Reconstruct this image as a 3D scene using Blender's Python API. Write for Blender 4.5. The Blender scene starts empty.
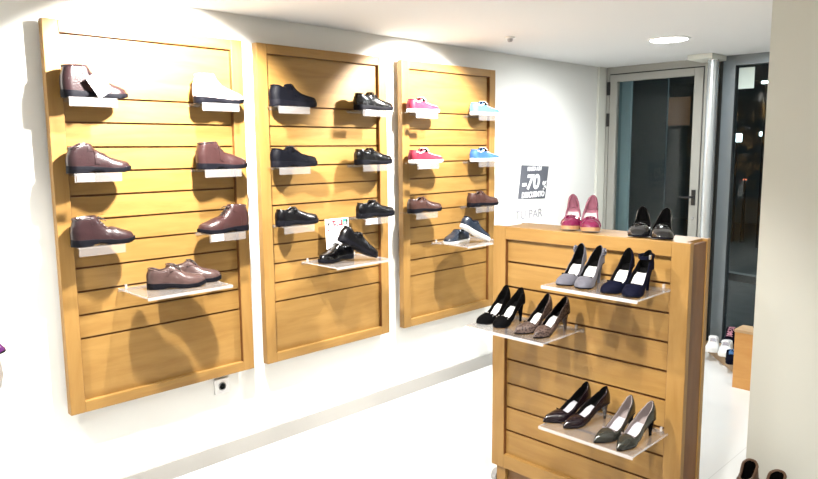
import bpy, bmesh, math, random
from mathutils import Vector, Matrix
random.seed(7)
PI = math.pi
sc = bpy.context.scene
COL = sc.collection
R = math.radians

# ---------------------------------------------------------------- materials
def mat(name, color=(.8,.8,.8), rough=.5, metal=0, spec=.5, coat=0, emit=None, estr=0, trans=0, ior=1.45, bump=0, bscale=60, var=0, vscale=8, sheen=0):
    m = bpy.data.materials.new(name); m.use_nodes = True
    nt = m.node_tree; b = nt.nodes['Principled BSDF']
    b.inputs['Base Color'].default_value = (*color, 1)
    b.inputs['Roughness'].default_value = rough
    b.inputs['Metallic'].default_value = metal
    b.inputs['Specular IOR Level'].default_value = spec
    b.inputs['Coat Weight'].default_value = coat
    b.inputs['Coat Roughness'].default_value = .08
    b.inputs['Sheen Weight'].default_value = sheen
    b.inputs['Transmission Weight'].default_value = trans
    b.inputs['IOR'].default_value = ior
    if emit: b.inputs['Emission Color'].default_value = (*emit, 1); b.inputs['Emission Strength'].default_value = estr
    tc = nt.nodes.new('ShaderNodeTexCoord')
    if var:
        n = nt.nodes.new('ShaderNodeTexNoise'); n.inputs['Scale'].default_value = vscale; n.inputs['Detail'].default_value = 4
        nt.links.new(tc.outputs['Object'], n.inputs['Vector'])
        r = nt.nodes.new('ShaderNodeValToRGB')
        r.color_ramp.elements[0].position = .3; r.color_ramp.elements[1].position = .7
        r.color_ramp.elements[0].color = tuple(c*(1-var) for c in color)+(1,)
        r.color_ramp.elements[1].color = tuple(min(1, c*(1+var)) for c in color)+(1,)
        nt.links.new(n.outputs['Fac'], r.inputs['Fac']); nt.links.new(r.outputs['Color'], b.inputs['Base Color'])
    if bump:
        n2 = nt.nodes.new('ShaderNodeTexNoise'); n2.inputs['Scale'].default_value = bscale; n2.inputs['Detail'].default_value = 3
        nt.links.new(tc.outputs['Object'], n2.inputs['Vector'])
        bp = nt.nodes.new('ShaderNodeBump'); bp.inputs['Strength'].default_value = bump; bp.inputs['Distance'].default_value = .004
        nt.links.new(n2.outputs['Fac'], bp.inputs['Height']); nt.links.new(bp.outputs['Normal'], b.inputs['Normal'])
    return m

def wood(name, c1, c2, stretch=(1.2, 9, 9), rough=.42):
    m = bpy.data.materials.new(name); m.use_nodes = True
    nt = m.node_tree; b = nt.nodes['Principled BSDF']
    tc = nt.nodes.new('ShaderNodeTexCoord'); mp = nt.nodes.new('ShaderNodeMapping')
    mp.inputs['Scale'].default_value = stretch
    nt.links.new(tc.outputs['Object'], mp.inputs['Vector'])
    n = nt.nodes.new('ShaderNodeTexNoise'); n.inputs['Scale'].default_value = 2.2; n.inputs['Detail'].default_value = 6; n.inputs['Roughness'].default_value = .6; n.inputs['Distortion'].default_value = .6
    nt.links.new(mp.outputs['Vector'], n.inputs['Vector'])
    r = nt.nodes.new('ShaderNodeValToRGB')
    r.color_ramp.elements[0].position = .34; r.color_ramp.elements[1].position = .68
    r.color_ramp.elements[0].color = (*c1, 1); r.color_ramp.elements[1].color = (*c2, 1)
    nt.links.new(n.outputs['Fac'], r.inputs['Fac']); nt.links.new(r.outputs['Color'], b.inputs['Base Color'])
    b.inputs['Roughness'].default_value = rough; b.inputs['Specular IOR Level'].default_value = .35
    return m

def acrylic(name, dif=.1, tint=(.93,.93,.93)):
    m = bpy.data.materials.new(name); m.use_nodes = True
    nt = m.node_tree; nt.nodes.clear()
    out = nt.nodes.new('ShaderNodeOutputMaterial')
    tr = nt.nodes.new('ShaderNodeBsdfTransparent'); tr.inputs['Color'].default_value = (*tint, 1)
    gl = nt.nodes.new('ShaderNodeBsdfGlossy'); gl.inputs['Roughness'].default_value = .05
    fr = nt.nodes.new('ShaderNodeLayerWeight'); fr.inputs['Blend'].default_value = .12
    df = nt.nodes.new('ShaderNodeBsdfDiffuse'); df.inputs['Color'].default_value = (.85,.82,.82,1)
    m1 = nt.nodes.new('ShaderNodeMixShader'); m2 = nt.nodes.new('ShaderNodeMixShader')
    m1.inputs['Fac'].default_value = dif
    nt.links.new(tr.outputs[0], m1.inputs[1]); nt.links.new(df.outputs[0], m1.inputs[2])
    nt.links.new(fr.outputs['Facing'], m2.inputs['Fac']); nt.links.new(m1.outputs[0], m2.inputs[1]); nt.links.new(gl.outputs[0], m2.inputs[2])
    nt.links.new(m2.outputs[0], out.inputs['Surface'])
    return m

def leopard(name):
    m = mat(name, (.1,.07,.05), .45, spec=.4)
    nt = m.node_tree; b = nt.nodes['Principled BSDF']
    tc = nt.nodes.new('ShaderNodeTexCoord')
    v = nt.nodes.new('ShaderNodeTexVoronoi'); v.inputs['Scale'].default_value = 130
    nt.links.new(tc.outputs['Object'], v.inputs['Vector'])
    r = nt.nodes.new('ShaderNodeValToRGB'); cr = r.color_ramp
    cr.elements[0].position = 0; cr.elements[0].color = (.035,.02,.016,1)
    cr.elements[1].position = .2; cr.elements[1].color = (.012,.008,.008,1)
    e = cr.elements.new(.42); e.color = (.03,.015,.012,1)
    e = cr.elements.new(.55); e.color = (.085,.058,.048,1)
    nt.links.new(v.outputs['Distance'], r.inputs['Fac']); nt.links.new(r.outputs['Color'], b.inputs['Base Color'])
    return m

def tiles(name):
    m = bpy.data.materials.new(name); m.use_nodes = True
    nt = m.node_tree; b = nt.nodes['Principled BSDF']
    tc = nt.nodes.new('ShaderNodeTexCoord'); mp = nt.nodes.new('ShaderNodeMapping')
    mp.inputs['Location'].default_value = (1.215, -2.95, 0)
    nt.links.new(tc.outputs['Object'], mp.inputs['Vector'])
    br = nt.nodes.new('ShaderNodeTexBrick'); br.offset = 0; br.inputs['Scale'].default_value = 1
    br.inputs['Brick Width'].default_value = 1.2; br.inputs['Row Height'].default_value = 12
    br.inputs['Mortar Size'].default_value = .0022; br.inputs['Mortar Smooth'].default_value = .3
    br.inputs['Color1'].default_value = (.68,.685,.68,1); br.inputs['Color2'].default_value = (.67,.675,.67,1); br.inputs['Mortar'].default_value = (.55,.55,.54,1)
    nt.links.new(mp.outputs['Vector'], br.inputs['Vector']); nt.links.new(br.outputs['Color'], b.inputs['Base Color'])
    b.inputs['Roughness'].default_value = .16; b.inputs['Specular IOR Level'].default_value = .5
    return m

M = {}
M['wall'] = mat('wall_paint', (.70,.70,.67), .85, bump=.05, bscale=220)
M['column'] = mat('column_paint', (.62,.625,.565), .8, bump=.05, bscale=200)
M['ceiling'] = mat('ceiling_paint', (.68,.69,.69), .9)
M['skirting'] = mat('skirting_tile', (.30,.29,.27), .35)
M['floor'] = tiles('white_floor_tiles')
M['wood'] = wood('honey_wood', (.235,.125,.032), (.30,.172,.050))
M['woodv'] = wood('honey_wood_upright', (.235,.125,.032), (.292,.167,.050), stretch=(9,9,1.2))
M['darkwood_and_shade'] = wood('dark_wood_and_shade', (.12,.045,.012), (.17,.07,.02), stretch=(9,9,1.5))  # dark wood, also the shade colour painted into slots and inner edges
M['woodpale'] = wood('pale_platform_wood', (.40,.26,.14), (.50,.34,.19), stretch=(5,5,5))
M['woodorange'] = wood('orange_plywood', (.52,.25,.07), (.60,.32,.10), stretch=(2,9,9))
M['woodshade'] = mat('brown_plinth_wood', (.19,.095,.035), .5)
M['acr'] = acrylic('clear_acrylic', .07)
M['lip'] = acrylic('frosted_acrylic_lip', .09)
M['edge'] = acrylic('polished_acrylic_edge', .30)
M['paper'] = mat('white_paper', (.88,.88,.88), .7)
M['ink'] = mat('black_ink', (.03,.03,.035), .6)
M['redink'] = mat('red_ink', (.55,.03,.05), .6)
M['greenink'] = mat('green_ink', (.05,.40,.20), .6)
M['greyprint'] = mat('grey_print', (.10,.105,.125), .6)
M['greyletter'] = mat('grey_letters', (.30,.30,.33), .6)
M['alu'] = mat('painted_aluminium', (.32,.315,.285), .4, spec=.4)
M['alublue'] = mat('grey_aluminium', (.17,.195,.21), .35, metal=.5)
M['pipe'] = mat('brushed_steel_post', (.62,.66,.68), .25, metal=.7)
M['black'] = mat('black_plastic', (.015,.015,.016), .35)
M['rubber'] = mat('rubber_gasket', (.02,.025,.025), .6)
M['glass'] = mat('window_glass', (.85,.92,.9), .0, trans=1, ior=1.25)
M['plasticw'] = mat('white_plastic', (.75,.75,.74), .35)
M['greyplastic'] = mat('grey_plastic', (.33,.33,.33), .4)
M['lamp'] = mat('lamp_diffuser', (1,1,1), .5, emit=(1,.98,.95), estr=30)
M['asphalt'] = mat('dark_asphalt', (.03,.035,.035), .7, var=.3)
M['kerb'] = mat('pale_kerb', (.16,.17,.17), .8)
M['facade'] = mat('dark_facade', (.10,.125,.13), .9, var=.15, vscale=1.5)
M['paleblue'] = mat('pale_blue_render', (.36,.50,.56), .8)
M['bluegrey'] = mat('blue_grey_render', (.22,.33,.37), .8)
M['slate'] = mat('slate_grey_render', (.10,.145,.155), .9, var=.1, vscale=1.2)
M['litwin'] = mat('warm_lit_window', (.1,.06,.04), .6, emit=(1,.62,.38), estr=.05)
M['lampcool'] = mat('street_lamp_glow', (1,1,1), .5, emit=(.75,.95,1), estr=3.0)
M['lampred'] = mat('red_lamp_glow', (1,.2,.1), .5, emit=(1,.25,.12), estr=.8)
M['posterback'] = mat('pale_poster_back', (.62,.72,.68), .8, emit=None)
# leathers
def L_(n, c, r=.35, coat=.15, bump=.25, var=.12, spec=.35): return mat(n, c, r, coat=coat, bump=bump, bscale=140, var=var, vscale=30, spec=spec)
M['brown'] = L_('brown_leather', (.022,.0095,.011), .34, .35)
M['brown2'] = L_('reddish_brown_leather', (.031,.0125,.0125), .32, .4)
M['bootbrown'] = L_('mid_brown_boot_leather', (.095,.052,.030), .5, 0)
M['bronze'] = L_('bronze_brown_leather', (.062,.036,.033), .26, .6)
M['tan'] = L_('pale_taupe_leather', (.55,.45,.42), .4)
M['moc'] = L_('mid_brown_leather', (.045,.020,.016), .38)
M['blackl'] = L_('black_leather', (.0015,.0015,.0025), .3, .15, spec=.25)
M['blacks'] = L_('black_shiny_leather', (.0015,.0015,.002), .18, .45)
M['blackm'] = L_('black_nubuck', (.0018,.002,.004), .6, 0, spec=.12)
M['red'] = L_('raspberry_suede', (.18,.008,.025), .6, 0)
M['pinkred'] = L_('crimson_leather', (.24,.012,.035), .5, .1)
M['blue'] = L_('blue_suede', (.03,.095,.27), .6, 0)
M['lblue'] = L_('light_blue_suede', (.08,.21,.45), .6, 0)
M['navy'] = L_('navy_leather', (.012,.018,.030), .35, .2)
M['pinksatin'] = mat('magenta_patent', (.13,.007,.042), .16, coat=.9)
M['pinklining'] = mat('pink_lining', (.28,.11,.15), .45)
M['greysuede'] = mat('grey_suede', (.08,.078,.095), .7, spec=.25, var=.1, vscale=40, sheen=.1)
M['navysuede'] = mat('navy_suede', (.0015,.002,.009), .8, spec=.1)
M['blacksuede'] = mat('black_suede', (.0012,.0012,.0015), .85, spec=.08)
M['patent'] = mat('black_patent', (.004,.004,.005), .12, coat=1)
M['plum'] = mat('plum_black_leather', (.007,.003,.005), .22, coat=.5)
M['pewter'] = mat('pewter_olive_leather', (.030,.030,.025), .2, metal=.3, coat=.5)
M['leopard'] = leopard('leopard_print')
M['insolew'] = mat('white_insole', (.50,.49,.48), .5)
M['insoleg'] = mat('silver_grey_insole', (.42,.41,.45), .3, metal=.2)
M['liningd'] = mat('dark_lining', (.003,.003,.003), .9, spec=.05)
M['liningb'] = mat('brown_lining', (.07,.035,.02), .7)
M['liningp'] = mat('pale_lining', (.20,.165,.16), .6)
M['sole'] = mat('black_rubber_sole', (.0025,.0025,.005), .65, bump=.2, spec=.15)
M['solew'] = mat('white_rubber_sole', (.80,.79,.77), .5)
M['solet'] = mat('tan_sole', (.35,.20,.10), .5)
M['lace'] = mat('dark_lace', (.03,.02,.018), .7)
M['lacew'] = mat('white_lace', (.80,.78,.74), .7)
M['silver'] = mat('silver_trim', (.75,.75,.77), .2, metal=1)
M['purple'] = mat('purple_patent', (.22,.02,.30), .15, coat=1)
M['whiteshoe'] = mat('white_leather', (.78,.78,.77), .4)
M['pinktrim'] = mat('pink_trim', (.75,.35,.45), .5)

# ---------------------------------------------------------------- object helpers
def link(name, bm, m, parent=None, smooth=False, bev=0):
    me = bpy.data.meshes.new(name)
    bmesh.ops.remove_doubles(bm, verts=bm.verts, dist=1e-5)
    bmesh.ops.recalc_face_normals(bm, faces=bm.faces)
    bm.to_mesh(me); bm.free()
    o = bpy.data.objects.new(name, me); COL.objects.link(o)
    for x in (m if isinstance(m, (list, tuple)) else [m]): me.materials.append(x)
    if smooth:
        for p in me.polygons: p.use_smooth = True
        try: me.set_sharp_from_angle(angle=R(50))
        except Exception: pass
    if bev:
        md = o.modifiers.new('bevel', 'BEVEL'); md.width = bev; md.segments = 2; md.limit_method = 'ANGLE'
    if parent: o.parent = parent
    return o
def empty(name, loc=(0,0,0), rz=0):
    o = bpy.data.objects.new(name, None); COL.objects.link(o); o.empty_display_size = .05
    o.location = loc; o.rotation_euler = (0, 0, rz); return o
def tag(o, label, cat, group=None):
    o['label'] = label; o['category'] = cat
    if group: o['group'] = group
    return o
def struct(o): o['kind'] = 'structure'; return o
def box(bm, x0, x1, y0, y1, z0, z1, mi=0):
    vs = [bm.verts.new(p) for p in ((x0,y0,z0),(x1,y0,z0),(x1,y1,z0),(x0,y1,z0),(x0,y0,z1),(x1,y0,z1),(x1,y1,z1),(x0,y1,z1))]
    for f in ((0,3,2,1),(4,5,6,7),(0,1,5,4),(1,2,6,5),(2,3,7,6),(3,0,4,7)):
        fc = bm.faces.new([vs[i] for i in f]); fc.material_index = mi
def bx(*a): bm = bmesh.new(); box(bm, *a); return bm
def prism(bm, poly, fn):   # poly list of 2d, fn(p, k) -> 3d for k in 0,1
    a = [bm.verts.new(fn(p, 0)) for p in poly]; b = [bm.verts.new(fn(p, 1)) for p in poly]
    n = len(poly)
    for i in range(n): bm.faces.new((a[i], a[(i+1)%n], b[(i+1)%n], b[i]))
    bm.faces.new(a[::-1]); bm.faces.new(b)
def lathe(bm, prof, cx, cy, n=24, axis='z'):
    rings = []
    for (r, z) in prof:
        rings.append([bm.verts.new((cx+r*math.cos(2*PI*i/n), cy+r*math.sin(2*PI*i/n), z)) for i in range(n)])
    for a, b in zip(rings, rings[1:]):
        for i in range(n): bm.faces.new((a[i], a[(i+1)%n], b[(i+1)%n], b[i]))
    bm.faces.new(rings[0][::-1]); bm.faces.new(rings[-1])
def tube(bm, pts, r, n=6, closed=False):
    pts = [Vector(p) for p in pts]; rings = []
    N = len(pts)
    for i, p in enumerate(pts):
        if closed: t = pts[(i+1)%N]-pts[i-1]
        else: t = pts[min(i+1, N-1)]-pts[max(i-1, 0)]
        if t.length < 1e-9: t = Vector((1,0,0))
        t.normalize(); up = Vector((0,0,1)) if abs(t.z) < .9 else Vector((0,1,0))
        a = t.cross(up).normalized(); b = t.cross(a)
        rings.append([bm.verts.new(p+a*r*math.cos(2*PI*k/n)+b*r*math.sin(2*PI*k/n)) for k in range(n)])
    for i in range(N if closed else N-1):
        A, B = rings[i], rings[(i+1)%N]
        for k in range(n): bm.faces.new((A[k], A[(k+1)%n], B[(k+1)%n], B[k]))
    if not closed: bm.faces.new(rings[0][::-1]); bm.faces.new(rings[-1])
def lerp(tab, t):
    if t <= tab[0][0]: return tab[0][1]
    for (a, va), (b, vb) in zip(tab, tab[1:]):
        if t <= b:
            s = (t-a)/(b-a); s = s*s*(3-2*s)*.5+s*.5
            return va+(vb-va)*s
    return tab[-1][1]

# ---------------------------------------------------------------- shoes
class Shoe:
    """x: heel 0 -> toe L, y lateral, z up, origin on the ground under the back of the heel"""
    def __init__(s, L=.275, hw=.047, side=1, toe='round', z0=None, zr=None, br=None, heel_lean=.008, W=None, z0heel=None):
        s.L, s.hw, s.side, s.toe = L, hw, side, toe
        s.z0t, s.zrt, s.brt = z0, zr, br
        s.W = W or [(0,.74),(.10,.76),(.3,.70),(.45,.74),(.68,1.0),(.82,.96),(1,.80)]
        s.lean = heel_lean
    def b(s, t):
        w = lerp(s.W, t)
        h = .13
        if t < h: w *= math.sqrt(max(0, 1-(1-t/h)**2))
        r = {'round': .22, 'point': .34, 'blunt': .13, 'almond': .27}[s.toe]
        if t > 1-r:
            u = (t-(1-r))/r
            w *= max(0, 1-u**2)**.5 if s.toe != 'point' else max(0, (1-u**1.35))**.78
        return s.hw*w
    def c(s, t): return s.side*s.hw*.22*(math.sin(t*PI)*.8-.2-(max(0, t-.6)*1.2))
    def z0(s, t): return lerp(s.z0t, t)
    def zr(s, t): return lerp(s.zrt, t)
    def r(s, t): return min(.96, max(0, lerp(s.brt, t)))*s.b(t)
    def surf(s, t, v, off=0):
        """v in -1..1, |v|=1 feather line, 0 rim / ridge"""
        sg = 1 if v >= 0 else -1
        a = (1-abs(v))*PI/2
        b, r, z0, zr = s.b(t)+off, s.r(t), s.z0(t), s.zr(t)
        closed = 1-min(1, r/(s.b(t)+1e-6)/.5)
        p = .55+.25*closed
        y = r+(b-r)*max(0, math.cos(a))**p
        h = max(0, math.sin(a))**(1.0-.1*closed)
        z = z0+(zr+off-z0)*h
        k = max(0, 1-t/.3)
        x = t*s.L + k*(s.lean*h - .006*math.sin(PI*h)) - (off if t < .05 else 0)*k + (off if t > .95 else 0)
        return Vector((x, sg*y+s.c(t), z))
    def ts(s, t0=0, t1=1, n=34):
        return [t0+(t1-t0)*(1-math.cos(PI*i/n))/2 for i in range(n+1)]
    def upper(s):
        bm = bmesh.new(); ts = s.ts(); NV = 9
        for sg in (1, -1):
            g = [[bm.verts.new(s.surf(t, sg*(1-j/NV) if j < NV else sg*1e-9)) for j in range(NV+1)] for t in ts]
            for i in range(len(ts)-1):
                for j in range(NV): bm.faces.new((g[i][j], g[i+1][j], g[i+1][j+1], g[i][j+1]))
        return bm
    def open_end(s):
        t = 0
        while t < 1 and not (t > .1 and s.r(t) < 1e-4): t += .01
        return t
    def lining(s, depth=.004):
        bm = bmesh.new(); te = s.open_end(); ts = s.ts(0, te, 26)
        g = []
        for t in ts:
            r, zr, z0, c, b = s.r(t), s.zr(t), s.z0(t), s.c(t), s.b(t)
            bi = min(b*.86, max(r, b*.8)) if r > .001 else r
            row = []
            k = max(0, 1-t/.3); e = 1 if t < te*.995 else 0
            zb = z0+depth if e else zr
            for (yy, h) in ((r, 1), (max(0, r-.0025), 1.0), (max(0, r-.0035), .93), (bi*.97, .4), (bi*.9, .0)):
                yy = min(yy, b*.97)
                z = zb+(zr-zb)*h if h < 1 else zr+.0006
                row.append((t*s.L+k*(s.lean*h-.006*math.sin(PI*h))+.004*k, yy, z))
            full = [(x, y+c, z) for x, y, z in row]+[(t*s.L+.004*k, c, zb)]+[(x, -y+c, z) for x, y, z in row[::-1]]
            g.append([bm.verts.new(p) for p in full])
        for a, b_ in zip(g, g[1:]):
            for j in range(len(a)-1): bm.faces.new((a[j], a[j+1], b_[j+1], b_[j]))
        return bm
    def insole(s, depth=.006, t1=.75, t0=.03, w=.8):
        bm = bmesh.new(); te = min(t1, .97); ts = s.ts(t0, te, 24); g = []
        for t in ts:
            b = s.b(t)*w; z = s.z0(t)+depth; x = t*s.L
            b = min(b, s.b(t)-.0035)
            g.append([bm.verts.new((x, s.c(t)+b*y, z+(.002*abs(y)))) for y in (-1,-.5,0,.5,1)]+[bm.verts.new((x, s.c(t)+b*y, z-.0015)) for y in (1, -1)])
        for a, b_ in zip(g, g[1:]):
            for j in range(7): bm.faces.new((a[j], a[(j+1)%7], b_[(j+1)%7], b_[j]))
        bm.faces.new(g[0]); bm.faces.new(g[-1][::-1])
        return bm
    def flat_sole(s, ext=.004, arch=.007, zb0=0, top=.004, spring=.010):
        bm = bmesh.new(); ts = s.ts(); g = []
        for t in ts:
            b = s.b(t); e = ext
            b = b+e
            x = t*s.L
            if t < .02: x -= e*(1-t/.02)*.6
            if t > .98: x += e*(t-.98)/.02
            zb = zb0
            if .30 < t < .52: zb += arch*math.sin((t-.30)/.22*PI)**.35
            if t > .82: zb += spring*((t-.82)/.18)**2
            zt = s.z0(t)+top
            c = s.c(t)
            prof = [(b*.0,zt),(b*.8,zt),(b, zt-.0015),(b+.001, (zt+zb)/2),(b-.001, zb+.0015),(b*.9, zb)]
            full = [(y, z) for y, z in prof]+[(-y, z) for y, z in prof[::-1][:-1]]
            g.append([bm.verts.new((x, y+c, z)) for y, z in full])
        n = len(g[0])
        for a, b_ in zip(g, g[1:]):
            for j in range(n): bm.faces.new((a[j], a[(j+1)%n], b_[(j+1)%n], b_[j]))
        bm.faces.new(g[0]); bm.faces.new(g[-1][::-1])
        return bm
    def patch(s, t0, t1, v0, v1, off=.0016, nt=10, nv=8, tf=None):
        """thin raised panel over the upper; v0(t), v1(t) may be callables"""
        bm = bmesh.new(); g = []; h = []
        for i in range(nt+1):
            t = t0+(t1-t0)*i/nt
            a = v0(t) if callable(v0) else v0; b_ = v1(t) if callable(v1) else v1
            g.append([]); h.append([])
            for j in range(nv+1):
                v = a+(b_-a)*j/nv
                g[-1].append(bm.verts.new(s.surf(t, v, off))); h[-1].append(bm.verts.new(s.surf(t, v, -.001)))
        for i in range(nt):
            for j in range(nv): bm.faces.new((g[i][j], g[i+1][j], g[i+1][j+1], g[i][j+1]))
        def side(seqg, seqh):
            for a, b_, c_, d in zip(seqg, seqg[1:], seqh[1:], seqh): bm.faces.new((a, b_, c_, d))
        side(g[0], h[0]); side(g[-1], h[-1]); side([r[0] for r in g], [r[0] for r in h]); side([r[-1] for r in g], [r[-1] for r in h])
        return bm
    def band(s, t, hw_t, off=.002, vmax=.95, skew=0):
        return s.patch(t-hw_t, t+hw_t, -vmax, vmax, off, 4, 18)
    def rim(s, r=.003, tmax=None):
        te = (tmax or s.open_end())
        bm = bmesh.new(); ts = s.ts(0.001, te, 22)
        L = [s.surf(t, 1e-6) for t in ts]; Rr = [s.surf(t, -1e-6) for t in ts]
        pts = L[::-1]+Rr[1:]
        tube(bm, pts, r, 6)
        return bm
    def laces(s, ts, v=.28, r=.0016, off=.003, bow=True):
        bm = bmesh.new()
        for i, t in enumerate(ts):
            tube(bm, [s.surf(t+.006*math.sin(k/8*PI), -v+2*v*k/8, off+.0015*math.sin(k/8*PI)) for k in range(9)], r, 5)
            if i+1 < len(ts):
                t2 = ts[i+1]
                tube(bm, [s.surf(t+(t2-t)*k/8, -v+2*v*k/8, off) for k in range(9)], r, 5)
                tube(bm, [s.surf(t+(t2-t)*k/8, v-2*v*k/8, off+.001) for k in range(9)], r, 5)
        if bow:
            p = s.surf(ts[0], 0, off+.002)
            for sg in (1, -1):
                tube(bm, [p+Vector((.012*math.sin(a)*1.0, sg*(.011-.011*math.cos(a)), .004*math.sin(a/2)-.004*(1-math.cos(a))/2)) for a in [2*PI*k/10 for k in range(11)]], r, 5)
                tube(bm, [p, p+Vector((.010, sg*.010, .0)), p+Vector((.022, sg*.016, -.008)), p+Vector((.030, sg*.018, -.016))], r, 5)
        return bm
    def eyelets(s, ts, v=.3, off=.003):
        bm = bmesh.new()
        for t in ts:
            for sg in (1, -1):
                p = s.surf(t, sg*v, off); q = s.surf(t, sg*v, off+.001); n = (q-p)
                if n.length < 1e-7: continue
                n.normalize(); a = n.orthogonal().normalized(); b = n.cross(a)
                tube(bm, [p+(a*math.cos(k/8*2*PI)+b*math.sin(k/8*2*PI))*.0026 for k in range(8)], .0009, 4, True)
        return bm

def flat_z0(heel=.026, ball=.016, toe=.022): return [(0,heel),(.3,heel-.002),(.5,ball+.004),(.7,ball),(.85,ball+.001),(1,toe)]

def ankle_boot(name, m, L=.265, side=1, lace=True, sole='sole', lining='liningd', h=.135, pad=None, chunky=.026, toe='round', zrt=None):
    root = empty(name)
    s = Shoe(L, .048, side, toe, flat_z0(chunky, chunky*.62, chunky*.85),
             zrt or [(0,h-.004),(.12,h-.002),(.3,h),(.40,h+.002),(.47,h-.022),(.56,h-.046),(.68,.072),(.84,.056),(.95,.046),(1,.030)],
             [(0,.8),(.12,.80),(.28,.72),(.36,.55),(.42,.0),(1,0)], .010)
    link('upper', s.upper(), M[m], root, True)
    link('lining', s.lining(.03), M[lining], root, True)
    link('sole', s.flat_sole(), M[sole], root, True)
    link('collar', s.rim(.0055), M[pad or m], root, True)
    link('toe_seam', s.patch(.60, .612, -.98, .98, .0012, 2, 20), M[m], root, True)
    for sg in (1, -1):
        link('heel_counter', s.patch(.01, .22, lambda t: sg*.98, lambda t: sg*(.55+.3*max(0, t-.1)*3), .0016), M[m], root, True)
        link('quarter', s.patch(.30, .60, lambda t: sg*(.55-(t-.3)*1.0), lambda t: sg*.12, .0018), M[m], root, True)
    if lace:
        tl = [.43,.47,.51,.55]
        link('laces', s.laces(tl, .24), M['lace'], root, True)
        link('eyelets', s.eyelets(tl, .27), M['silver'], root)
    else:
        link('buckle_strap', s.band(.44, .035, .003, .9), M[m], root, True)
    return root

def low_shoe(name, m, style='derby', L=.27, side=1, sole='sole', lining='liningd', chunky=.026, toe='round', hw=.046, lacem='lace', trim=None, rise=0):
    root = empty(name)
    c = chunky
    k = rise
    s = Shoe(L, hw, side, toe, flat_z0(c, c*.62, c*.85) if c > .019 else [(0,c),(.5,c*.9),(1,c)],
             [(0,c+.058+k),(.08,c+.056+k),(.22,c+.046+k),(.34,c+.052+k),(.40,c+.064+k),(.46,c+.066+k),(.56,c+.050+k*.5),(.70,c+.036),(.85,c+.028),(.95,c+.022),(1,c+.006)],
             [(0,.82),(.12,.82),(.26,.74),(.36,.52),(.42,.25),(.44,.0),(1,0)], .008)
    link('upper', s.upper(), M[m], root, True)
    link('lining', s.lining(.008), M[lining], root, True)
    link('sole', s.flat_sole(ext=.003, arch=.006 if c > .019 else 0, spring=.008 if c > .019 else .004), M[sole], root, True)
    link('collar', s.rim(.0042), M[trim or m], root, True)
    for sg in (1, -1):
        link('heel_counter', s.patch(.01, .2, lambda t: sg*.98, lambda t: sg*.45, .0014), M[m], root, True)
    if style == 'derby':
        for sg in (1, -1):
            link('eyelet_facing', s.patch(.34, .60, lambda t: sg*(.62-(t-.34)*1.3), lambda t: sg*.13, .0018), M[m], root, True)
        tl = [.44,.485,.53,.575]
        link('laces', s.laces(tl, .22), M[lacem], root, True)
        link('toe_seam', s.patch(.72, .73, -.98, .98, .001, 2, 20), M[m], root, True)
        link('tongue', s.patch(.395, .45, -.5, .5, .006, 4, 10), M[m], root, True)
    elif style == 'slip':
        for sg in (1, -1):
            link('elastic_gusset', s.patch(.36, .46, lambda t: sg*.60, lambda t: sg*.16, .0012), M['blacksuede'], root, True)
        link('apron_seam', s.patch(.66, .672, -.62, .62, .0018, 2, 20), M[m], root, True)
        link('tongue', s.patch(.39, .46, -.42, .42, .004, 4, 10), M[m], root, True)
    elif style == 'velcro':
        link('strap', s.band(.50, .045, .0035, .8), M[m], root, True)
        link('tongue', s.patch(.39, .47, -.45, .45, .007, 4, 10), M[m], root, True)
        link('toe_seam', s.patch(.70, .712, -.98, .98, .0014, 2, 20), M[m], root, True)
    elif style == 'loafer':
        link('saddle_strap', s.band(.50, .028, .0025, .85), M[m], root, True)
        link('apron_seam', s.patch(.55, .90, lambda t: .40, lambda t: .44, .002, 12, 2), M[trim or m], root, True)
        link('apron_seam', s.patch(.55, .90, lambda t: -.40, lambda t: -.44, .002, 12, 2), M[trim or m], root, True)
        link('tongue', s.patch(.39, .46, -.42, .42, .005, 4, 10), M[m], root, True)
    elif style == 'boat':
        tl = [.45,.50]
        link('laces', s.laces(tl, .3, .0022, .003), M[lacem], root, True)
        for sg in (1, -1):
            link('side_lace', s.patch(.08, .42, lambda t: sg*.34, lambda t: sg*.22, .0024, 14, 2), M[lacem], root, True)
            link('apron_seam', s.patch(.50, .90, lambda t: sg*.44, lambda t: sg*.49, .002, 12, 2), M[lacem], root, True)
        link('tongue', s.patch(.39, .47, -.5, .5, .007, 4, 10), M[lining], root, True)
    elif style == 'sneaker':
        tl = [.42,.47,.52,.57,.62]
        link('laces', s.laces(tl, .25, .002, .004), M[lacem], root, True)
        link('toe_cap', s.patch(.80, .985, lambda t: -.98, lambda t: .98, .0018, 8, 18), M[trim or m], root, True)
        link('tongue', s.patch(.385, .5, -.4, .4, .010, 6, 10), M[m], root, True)
        for sg in (1, -1):
            link('side_stripe', s.patch(.48, .60, lambda t: sg*.9, lambda t: sg*.35, .0025), M[trim or m], root, True)
    return root

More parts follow.
